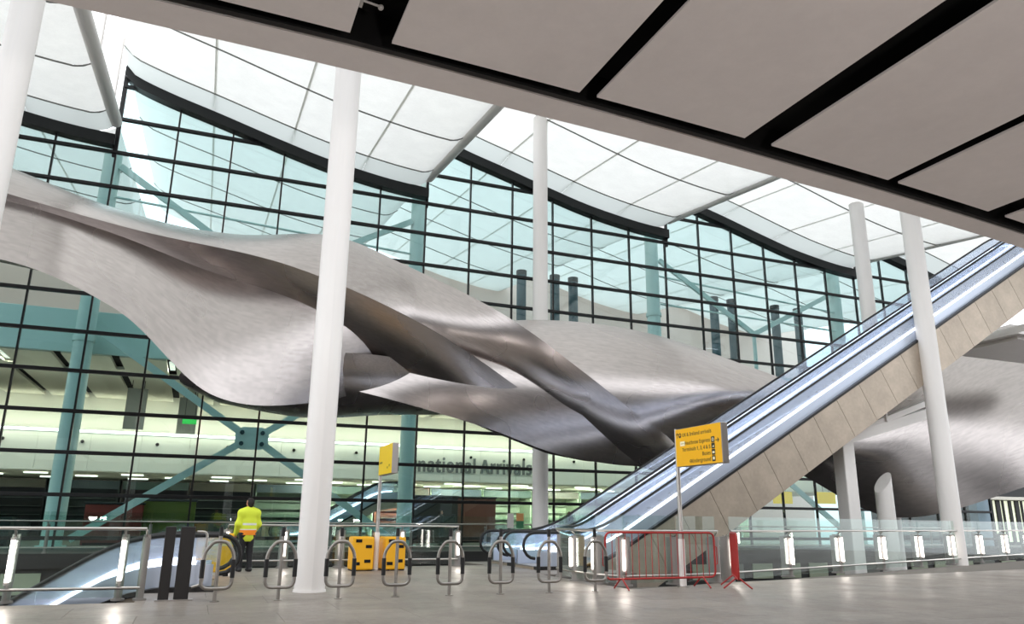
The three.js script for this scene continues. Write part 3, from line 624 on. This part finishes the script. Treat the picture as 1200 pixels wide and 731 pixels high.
// ---------------------------------------------------------------- glass balustrades with light tubes
function balustrade(label, pts, opt = {}) {
  const { top = 1.1, glassTop = 1.42, lights = true, side = 1, postR = 0.13, tubeLen = 0.62, power = 1 } = opt;
  const o = pts[0], root = thing('glass_balustrade', label, 'balustrade', [o[0], o[2] ?? 0, o[1]], 0, opt.group);
  const P = pts.map(([x, z]) => V(x - o[0], 0, z - o[1]));
  for (let i = 0; i < P.length; i++) {
    const prev = P[Math.max(0, i - 1)], next = P[Math.min(P.length - 1, i + 1)], d = next.clone().sub(prev).normalize(), nrm = V(-d.z, 0, d.x).multiplyScalar(side);
    const c = P[i].clone().addScaledVector(nrm, -0.16);
    const post = obj('post', [cyl(postR, postR, top - 0.12, c.x, 0, c.z, 24), cyl(postR + 0.04, postR + 0.04, 0.03, c.x, 0, c.z, 24)], M.postSteel, root);
    obj('bracket', [rod([c.x, top - 0.16, c.z], [P[i].x, top - 0.02, P[i].z], 0.018), box(0.1, 0.06, 0.1, c.x, top - 0.12, c.z)], M.steel, post);
    if (lights && (!opt.lit || opt.lit.includes(i))) {
      const tz = P[i].clone().addScaledVector(nrm, 0.02);
      obj('light_tube', cyl(0.03, 0.03, tubeLen, tz.x, 0.3, tz.z, 14), M.lampTube, post);
      obj('tube_cap', [cyl(0.04, 0.04, 0.04, tz.x, 0.27, tz.z, 14), cyl(0.04, 0.04, 0.04, tz.x, 0.3 + tubeLen, tz.z, 14)], M.steel, post);
      const q = tz.clone().addScaledVector(nrm, 0.045), w = V(q.x + o[0], 0.3 + tubeLen / 2 + (o[2] ?? 0), q.z + o[1]);
      areaLight(0xfff3e6, 26 * power, 0.07, tubeLen, w.toArray(), w.clone().add(nrm).toArray());
    }
  }
  const tp = P.map((p) => V(p.x, top, p.z)), lp = P.map((p) => V(p.x, 0.2, p.z));
  obj('top_rail', polyTube(tp, 0.026, 10), M.steel, root); obj('lower_rail', polyTube(lp, 0.024, 10), M.steel, root);
  for (let i = 0; i + 1 < P.length; i++) {
    const a = P[i].clone(), b = P[i + 1].clone(), d = b.clone().sub(a).normalize(); a.addScaledVector(d, 0.02); b.addScaledVector(d, -0.02);
    const nrm = V(-d.z, 0, d.x).multiplyScalar(side * -0.06); a.add(nrm); b.add(nrm);
    obj('glass_panel', bar([a.x, (0.06 + glassTop) / 2, a.z], [b.x, (0.06 + glassTop) / 2, b.z], 0.014, glassTop - 0.06), M.clearGlass, root);
  }
  return root;
}
const rl = []; for (let k = 0; k < 9; k++) rl.push([11.5 + 2.45 * k, -14.98 - 0.838 * k]);
balustrade('long glass balustrade with upright light tubes on the right', rl, { side: 1 });
balustrade('curved glass balustrade with light tubes wrapping the escalator foot', [[8.22, -17.4], [8.02, -16.2], [8.05, -15.2], [8.4, -14.5], [9.75, -14.53], [10.95, -14.75]], { side: -1 + 2, postR: 0.15, lit: [1, 2, 3] });
balustrade('glass balustrade behind the cycle stands at the plaza end', [[0.9, -21.9], [2.35, -21.9], [3.85, -21.9], [5.55, -21.9], [7.2, -21.9]], { glassTop: 1.16, side: 1, power: 0.8 });
balustrade('steel and glass railing on the left with two light tubes', [[-5.6, -14.15], [-4.05, -14.15], [-2.5, -14.15], [-0.97, -14.12], [-0.66, -14.1]], { glassTop: 1.3, side: 1, lit: [1, 2, 3], postR: 0.06 });
balustrade('distant glass railing along the foot of the glass wall', Array.from({ length: 16 }, (_, i) => [-8 + i * 3.3, -32.0]), { lit: [9, 10, 11, 12, 13], side: 1, tubeLen: 0.5, postR: 0.06, power: 0.4 });
{ // paired flat posts that end the left railing
  const t = thing('end_post', 'pair of flat dark steel posts ending the left railing', 'post', [-0.16, 0, -14.02]);
  obj('flat_post', rbox(0.16, 1.14, 0.04, 0.01, -0.14, 0.57, 0), M.darkSteel, t); obj('flat_post', rbox(0.22, 1.14, 0.04, 0.01, 0.12, 0.57, -0.02), M.darkSteel, t);
  obj('base_plate', span(-0.26, 0.3, 0, 0.02, -0.08, 0.08), M.satin, t);
  obj('rail_return', polyTube(filleted([[0.26, 1.06, 0], [0.42, 1.06, 0], [0.42, 0.24, 0], [0.26, 0.2, 0]], 0.08, 4), 0.02, 8), M.steel, t);
}

{ // two notices fixed to the distant railing
  const n1 = thing('notice_board', 'small white notice fixed to the distant railing beside the middle column', 'notice', [12.88, 0.95, -31.962]);
  obj('sheet', rbox(0.3, 0.62, 0.02, 0.005, 0, 0.31, 0), M.white, n1); obj('clip', rbox(0.1, 0.04, 0.05, 0.008, 0, 0.15, -0.03), M.steel, n1);
  const n2 = thing('notice_board', 'small notice with orange top and green base on the distant railing', 'notice', [13.33, 0.95, -31.962]);
  obj('sheet', rbox(0.34, 0.3, 0.02, 0.005, 0, 0.15, 0), std(0x3f7f5a, 0.6), n2); obj('header', rbox(0.34, 0.32, 0.02, 0.005, 0, 0.47, 0), std(0xe0a468, 0.6), n2); obj('clip', rbox(0.1, 0.04, 0.05, 0.008, 0, 0.15, -0.03), M.steel, n2);
}

// ---------------------------------------------------------------- cycle stands
{
  const make = (label, x) => {
    const t = thing('cycle_stand', label, 'cycle stand', [x, 0, -13.66], 0, 'cycle stands in a row across the plaza');
    obj('post', [cyl(0.029, 0.029, 1.04, 0, 0, 0, 16)], M.hoopSteel, t); obj('post_cap', cyl(0.035, 0.032, 0.14, 0, 1.0, 0, 16), M.rubber, t);
    obj('base_flange', cyl(0.07, 0.07, 0.012, 0, 0, 0, 20), M.hoopSteel, t);
    obj('hoop', polyTube(filleted([[0, 0.92, 0], [-0.1, 0.91, 0], [-0.23, 0.74, 0], [-0.23, 0.2, 0], [0.23, 0.2, 0], [0.23, 0.74, 0], [0.1, 0.91, 0], [0, 0.92, 0]].map(([a, b, c]) => [a, b, c + 0.03]), 0.12, 5), 0.028, 12), M.hoopSteel, t);
    obj('grip_sleeve', [cyl(0.036, 0.036, 0.28, -0.23, 0.36, 0.03, 14)], M.rubber, t); obj('grip_sleeve', [cyl(0.036, 0.036, 0.28, 0.23, 0.36, 0.03, 14)], M.rubber, t);
    return t;
  };
  const labels = ['leftmost steel cycle stand, in front of the guard', 'steel cycle stand just left of the tall white column', 'steel cycle stand just right of the tall white column', 'steel cycle stand in front of the yellow base blocks', 'steel cycle stand midway between yellow blocks and escalator foot', 'steel cycle stand before the left newels of the escalators', 'steel cycle stand before the nearest escalator newel', 'rightmost steel cycle stand, beside the red barrier'];
  const proto = make(labels[0], 0.46);
  labels.slice(1).forEach((l, i) => copyOf(proto, [0.46 + 0.972 * (i + 1), 0, -13.66], l));
}
// ---------------------------------------------------------------- red crowd barriers
{
  const make = (label, pos, turn, w) => {
    const t = thing('crowd_barrier', label, 'barrier', pos, turn, 'red crowd barriers');
    obj('frame', polyTube(filleted([[0, 0.2, 0], [-w / 2, 0.2, 0], [-w / 2, 1.08, 0], [w / 2, 1.08, 0], [w / 2, 0.2, 0], [0, 0.2, 0]], 0.14, 5), 0.021, 10), M.red, t);
    const n = Math.round(w / 0.155); for (let i = 1; i < n; i++) obj('upright_bar', rod([-w / 2 + i * w / n, 0.2, 0], [-w / 2 + i * w / n, 1.08, 0], 0.008, 8), M.red, t);
    for (const s of [-1, 1]) { obj('foot', polyTube([V(s * (w / 2 - 0.35), 0.012, 0.28), V(s * (w / 2 - 0.35), 0.2, 0.04), V(s * (w / 2 - 0.35), 0.2, -0.04), V(s * (w / 2 - 0.35), 0.012, -0.28)], 0.016, 8), M.red, t);
      obj('hook', polyTube(filleted([[s * w / 2, 0.8, 0], [s * (w / 2 + 0.06), 0.8, 0], [s * (w / 2 + 0.06), 0.45, 0], [s * w / 2, 0.45, 0]], 0.03, 3), 0.01, 8), M.red, t); }
    return t;
  };
  make('red tubular crowd barrier standing broadside before the escalator', [8.9, 0, -13.86], 0.02, 2.62);
  make('red tubular crowd barrier standing end-on beside the broadside one', [10.58, 0, -13.72], 0.99, 1.6);
}
// ---------------------------------------------------------------- signs on poles
function print(w, h, draw) {
  const c = document.createElement('canvas'); c.width = w; c.height = h; const g = c.getContext('2d'); draw(g, w, h);
  const t = new THREE.CanvasTexture(c); t.colorSpace = THREE.SRGBColorSpace; t.magFilter = THREE.LinearFilter; return t;
}
{
  const face = print(1024, 512, (g, w, h) => {
    g.fillStyle = '#f7b90a'; g.fillRect(0, 0, w, h); g.fillStyle = '#15130c'; g.textBaseline = 'middle';
    g.font = 'bold 66px sans-serif'; g.textAlign = 'left';
    g.fillText('UK & Ireland arrivals', 166, 92); g.textAlign = 'right';
    g.fillText('Heathrow Express', 790, 206); g.fillText('Terminals 1, 3, 4 & 5', 790, 290); g.fillText('Buses', 790, 370); g.fillText('Underground', 790, 450);
    g.lineWidth = 12; g.strokeStyle = '#15130c';
    const arrow = (x, y, a) => { g.save(); g.translate(x, y); g.rotate(a); g.beginPath(); g.moveTo(-34, 0); g.lineTo(34, 0); g.moveTo(8, -26); g.lineTo(34, 0); g.lineTo(8, 26); g.stroke(); g.restore(); };
    arrow(50, 92, -Math.PI / 2); arrow(940, 220, 0);
    g.beginPath(); g.arc(112, 92, 34, 0, 7); g.fill(); g.fillStyle = '#f7b90a'; g.fillRect(92, 86, 40, 10); g.fillRect(106, 70, 12, 30);
    g.fillStyle = '#fff4cf'; g.fillRect(110, 176, 110, 62); g.fillStyle = '#c9b98a'; g.fillRect(124, 200, 82, 12);
    g.fillStyle = '#15130c'; for (let i = 0; i < 4; i++) { g.beginPath(); g.roundRect ? g.roundRect(812, 168 + i * 80, 74, 74, 12) : g.rect(812, 168 + i * 80, 74, 74); g.fill(); }
    g.fillStyle = '#f5f0dc'; g.beginPath(); g.arc(849, 205, 22, 0, 7); g.fill(); g.fillStyle = '#15130c'; g.beginPath(); g.arc(849, 205, 12, 0, 7); g.fill();
    g.fillStyle = '#f5f0dc'; g.beginPath(); g.moveTo(826, 300); g.lineTo(872, 272); g.lineTo(858, 288); g.lineTo(872, 302); g.fill(); g.fillRect(826, 355, 46, 26); g.fillRect(830, 425, 38, 36);
    g.strokeStyle = '#15130c'; g.lineWidth = 8; g.beginPath(); g.arc(345, 450, 20, 0, 7); g.moveTo(315, 450); g.lineTo(375, 450); g.stroke();
  });
  const make = (label, pos, w, h, yBase, map, poleTop) => {
    const t = thing('pole_sign', label, 'sign', pos);
    obj('pole', cyl(0.045, 0.045, poleTop, 0, 0, 0, 18), M.steel, t); obj('base_flange', cyl(0.13, 0.13, 0.02, 0, 0, 0, 20), M.steel, t);
    obj('pole_glare', cyl(0.07, 0.065, 0.95, 0, 0, 0, 18), M.white, t);  // lamp glare drawn as a white, thicker lower pole
    obj('sign_body', rbox(0.16, h, w, 0.015, 0.02, yBase + h / 2, w / 2 + 0.06), M.satin, t);
    const f = new THREE.BoxGeometry(0.012, h - 0.02, w - 0.02); f.translate(-0.066, yBase + h / 2, w / 2 + 0.06);
    const p = f.attributes.position, uv = f.attributes.uv; for (let i = 0; i < p.count; i++) uv.setXY(i, (p.getZ(i) - 0.06) / w, (p.getY(i) - yBase) / h);
    obj('sign_face', f, map, t); return t;
  };
  make('yellow direction sign with arrows and station names on a steel pole', [9.56, 0, -14.12], 1.58, 0.8, 2.42, std(0xffffff, 0.45, 0, { map: face }), 3.24);
  const small = print(256, 128, (g, w, h) => { g.fillStyle = '#f7d20c'; g.fillRect(0, 0, w, h); g.fillStyle = '#8a7a14'; g.fillRect(16, 70, 60, 8); g.fillRect(170, 96, 20, 8); g.fillRect(206, 88, 18, 10); });
  const s = make('small yellow sign on a white pole rising from yellow blocks', [4.56, 0.0, -20.7], 1.45, 0.76, 2.4, std(0xffffff, 0.45, 0, { map: small }), 3.14);
  s.position.y = 0.0;
  const blocks = [[4.16, 0.0, 'left yellow ballast block with black slots at the foot of the pole'], [4.98, 0.1, 'right yellow ballast block with black slots at the foot of the pole']];
  for (const [x, r, label] of blocks) {
    const t = thing('ballast_block', label, 'block', [x, 0, -20.72], r, 'yellow ballast blocks');
    obj('body', rbox(0.56, 0.82, 0.6, 0.05, 0, 0.43, 0, 3), M.yellowBlock, t);
    for (const [a, b] of [[-0.12, 0.74], [0.14, 0.6], [-0.15, 0.18], [0.12, 0.24]]) obj('slot', rbox(0.16, 0.08, 0.03, 0.01, a, b, 0.3), M.black, t);
    obj('foot', [span(-0.26, -0.14, 0, 0.04, -0.28, 0.28), span(0.14, 0.26, 0, 0.04, -0.28, 0.28)], M.black, t);
  }
  const yb = thing('yellow_barrier_board', 'yellow barrier board standing by the left escalator newel', 'board', [0.55, 0, -19.6]);
  obj('board', rbox(0.8, 0.86, 0.07, 0.04, 0, 0.5, 0, 3), M.yellowBlock, yb); obj('foot', rbox(0.12, 0.1, 0.5, 0.02, -0.28, 0.05, 0), M.black, yb); obj('foot', rbox(0.12, 0.1, 0.5, 0.02, 0.28, 0.05, 0), M.black, yb);
  obj('band', rbox(0.76, 0.12, 0.08, 0.02, 0, 0.7, 0), std(0xd9c68a, 0.5), yb);
}

// ---------------------------------------------------------------- people
function field(bones, lo, hi, cell, blend, mat) {
  const size = Math.max(hi[0] - lo[0], hi[1] - lo[1], hi[2] - lo[2]), res = Math.ceil(size / cell) + 6;
  const mc = new MarchingCubes(res, mat, false, false, 120000); mc.isolation = 0; mc.reset();
  const c = [0, 1, 2].map((i) => (lo[i] + hi[i]) / 2), halfS = res * cell / 2, q = V(0, 0, 0);
  for (let k = 0; k < res; k++) for (let j = 0; j < res; j++) for (let i = 0; i < res; i++) {
    q.set(c[0] + (i - res / 2) / (res / 2) * halfS, c[1] + (j - res / 2) / (res / 2) * halfS, c[2] + (k - res / 2) / (res / 2) * halfS);
    let d = 1e3;
    for (const [a, b, ra, rb, sz] of bones) {
      const pz = 1 / (sz ?? 1), ax = b[0] - a[0], ay = b[1] - a[1], az = (b[2] - a[2]) * pz, px = q.x - a[0], py = q.y - a[1], pzv = (q.z - a[2]) * pz;
      const t = Math.max(0, Math.min(1, (px * ax + py * ay + pzv * az) / (ax * ax + ay * ay + az * az + 1e-9)));
      const e = Math.hypot(px - ax * t, py - ay * t, pzv - az * t) - (ra + (rb - ra) * t);
      const h = Math.max(0, blend - Math.abs(d - e)) / blend; d = Math.min(d, e) - h * h * blend * 0.25;
    }
    mc.field[i + j * res + k * res * res] = -d;
  }
  mc.update();
  const n = mc.count, g = new THREE.BufferGeometry();
  g.setAttribute('position', new THREE.BufferAttribute(mc.positionArray.slice(0, n * 3), 3)); g.setAttribute('normal', new THREE.BufferAttribute(mc.normalArray.slice(0, n * 3), 3));
  g.scale(halfS, halfS, halfS); g.translate(...c); g.computeVertexNormals(); return clean(toCreasedNormals(mergeVertices(g, 1e-4), 1.2));
}
function makePerson(label, pos, turn, jacketColor, lowerColor, trouserColor, group) {
  const t = thing('person', label, 'person', pos, turn, group), skin = std(0xc58f72, 0.6), hair = std(0x1b1512, 0.8);
  // local: y up, +z is the way the person faces; weight on the right leg, left foot half a step ahead
  const hipL = [0.09, 0.9, 0], hipR = [-0.09, 0.9, 0], kneeL = [0.11, 0.48, 0.05], kneeR = [-0.1, 0.48, 0.02], ankL = [0.12, 0.09, 0.03], ankR = [-0.11, 0.09, -0.04];
  const shL = [0.19, 1.4, 0], shR = [-0.19, 1.4, 0], elL = [0.27, 1.13, 0.0], elR = [-0.27, 1.13, 0.0], wrL = [0.25, 0.9, 0.14], wrR = [-0.23, 0.93, 0.17];
  const arms = (e) => [[shL, elL, 0.055 + e, 0.043 + e], [elL, wrL, 0.043 + e, 0.03 + e], [shR, elR, 0.055 + e, 0.043 + e], [elR, wrR, 0.043 + e, 0.03 + e]];
  const trunk = (e) => [[[0, 0.95, 0], [0, 1.15, 0], 0.15 + e, 0.145 + e, 0.72], [[0, 1.15, 0], [0, 1.36, 0], 0.15 + e, 0.15 + e, 0.7], [[-0.1, 1.38, 0], [0.1, 1.38, 0], 0.075 + e, 0.075 + e], [shL, [0.05, 1.45, 0], 0.06 + e, 0.05 + e], [shR, [-0.05, 1.45, 0], 0.06 + e, 0.05 + e]];
  const legs = (e) => [[hipL, kneeL, 0.085 + e, 0.056 + e], [kneeL, ankL, 0.056 + e, 0.038 + e], [hipR, kneeR, 0.085 + e, 0.056 + e], [kneeR, ankR, 0.056 + e, 0.038 + e], [hipL, hipR, 0.09 + e, 0.09 + e]];
  const headB = [[[0, 1.44, 0], [0, 1.56, 0.01], 0.052, 0.05], [[0, 1.61, 0.012], [0, 1.68, 0], 0.07, 0.085, 1.12], [[0, 1.57, 0.05], [0, 1.6, 0.05], 0.042, 0.05], [[0, 1.605, 0.1], [0, 1.635, 0.095], 0.012, 0.008], [[0.083, 1.6, 0], [0.083, 1.64, 0], 0.014, 0.016], [[-0.083, 1.6, 0], [-0.083, 1.64, 0], 0.014, 0.016], [[-0.02, 1.575, 0.094], [0.02, 1.575, 0.094], 0.008, 0.008]];
  const bodyG = field([...trunk(-0.02), ...legs(-0.01), ...arms(-0.01), ...headB.slice(0, 2)], [-0.4, 0.05, -0.3], [0.4, 1.8, 0.3], 0.02, 0.05, skin);
  const headG = field(headB, [-0.13, 1.42, -0.13], [0.13, 1.8, 0.13], 0.007, 0.03, skin);
  const handG = (w, sx) => {
    const d = [0, -0.85, 0.5], P = (a, b, c) => [w[0] + a * sx, w[1] + b * 1, w[2] + c], bones = [[P(0, 0, 0), P(0, -0.06, 0.045), 0.026, 0.03]];
    [[-0.03, 0.062], [-0.01, 0.072], [0.01, 0.068], [0.03, 0.052]].forEach(([o, l]) => { const k = P(o, -0.075, 0.05), m = P(o, -0.075 - l * 0.55, 0.05 + l * 0.15), e = P(o, -0.075 - l * 0.9, 0.045 - l * 0.15); bones.push([P(o * 0.6, -0.04, 0.035), k, 0.012, 0.01], [k, m, 0.01, 0.0095], [m, e, 0.0095, 0.008]); });
    bones.push([P(-0.022, -0.02, 0.02), P(-0.052, -0.05, 0.045), 0.013, 0.011], [P(-0.052, -0.05, 0.045), P(-0.055, -0.085, 0.06), 0.011, 0.009]);
    return field(bones, [w[0] - 0.09, w[1] - 0.17, w[2] - 0.05], [w[0] + 0.09, w[1] + 0.03, w[2] + 0.12], 0.0045, 0.008, skin);
  };
  obj('body', [bodyG, headG, handG(wrL, 1), handG(wrR, -1)], skin, t);
  const hairG = field([[[0, 1.645, -0.022], [0, 1.695, -0.004], 0.083, 0.082, 1.12], [[0, 1.58, -0.055], [0, 1.65, -0.05], 0.05, 0.06]], [-0.13, 1.5, -0.16], [0.13, 1.82, 0.14], 0.009, 0.04, hair);
  obj('hair', hairG, hair, t);
  for (const s of [-1, 1]) obj('eye', new THREE.SphereGeometry(0.011, 10, 8).translate(s * 0.032, 1.645, 0.083), std(0x1c1814, 0.3), t);
  const jacket = field([...trunk(0.045), [[0, 0.86, 0], [0, 1.0, 0], 0.19, 0.2, 0.72], ...arms(0.024)], [-0.42, 0.75, -0.3], [0.42, 1.6, 0.32], 0.017, 0.06, skin);
  const j = obj('jacket', jacket, std(jacketColor, 0.7), t);
  if (lowerColor !== null) {
    const strip = (y, h, e, m) => { const g = new THREE.CylinderGeometry(0.205 + e, 0.205 + e, h, 28, 1, true); g.scale(1, 1, 0.74); g.translate(0, y, 0); obj('reflective_band', g, m, j); };
    strip(1.13, 0.05, 0.004, std(0xd9dcd8, 0.4)); strip(0.93, 0.12, 0.012, std(lowerColor, 0.7)); strip(0.995, 0.035, 0.01, std(0xd9dcd8, 0.4));
  }
  obj('trousers', field([...legs(0.022), [hipL, hipR, 0.12, 0.12], [ankL, [ankL[0], 0.05, ankL[2]], 0.06, 0.065], [ankR, [ankR[0], 0.05, ankR[2]], 0.06, 0.065]], [-0.3, 0, -0.25], [0.3, 1.1, 0.25], 0.017, 0.04, skin), std(trouserColor, 0.8), t);
  for (const a of [ankL, ankR]) obj('shoe', field([[[a[0], 0.045, a[2] - 0.05], [a[0], 0.04, a[2] + 0.14], 0.048, 0.04], [[a[0], 0.05, a[2] - 0.03], [a[0], 0.1, a[2] - 0.02], 0.05, 0.045]], [a[0] - 0.1, -0.02, a[2] - 0.14], [a[0] + 0.1, 0.18, a[2] + 0.22], 0.01, 0.03, skin), std(0x121214, 0.5), t);
  return t;
}
makePerson('person in yellow high visibility jacket and dark trousers seen from behind', [1.32, 0, -20.9], Math.PI + 0.35, 0xd3e23a, 0xf08a1c, 0x15161a);
makePerson('person in dark coat standing behind the glass under the lettering', [11.9, 0, -39.2], Math.PI / 2, 0x1d2022, null, 0x17181b);
makePerson('person in black clothes standing behind the glass near the escalator foot', [19.3, 0, -39.2], 0.4, 0x141516, null, 0x131417);

shade(scene);
renderer.render(scene, camera);
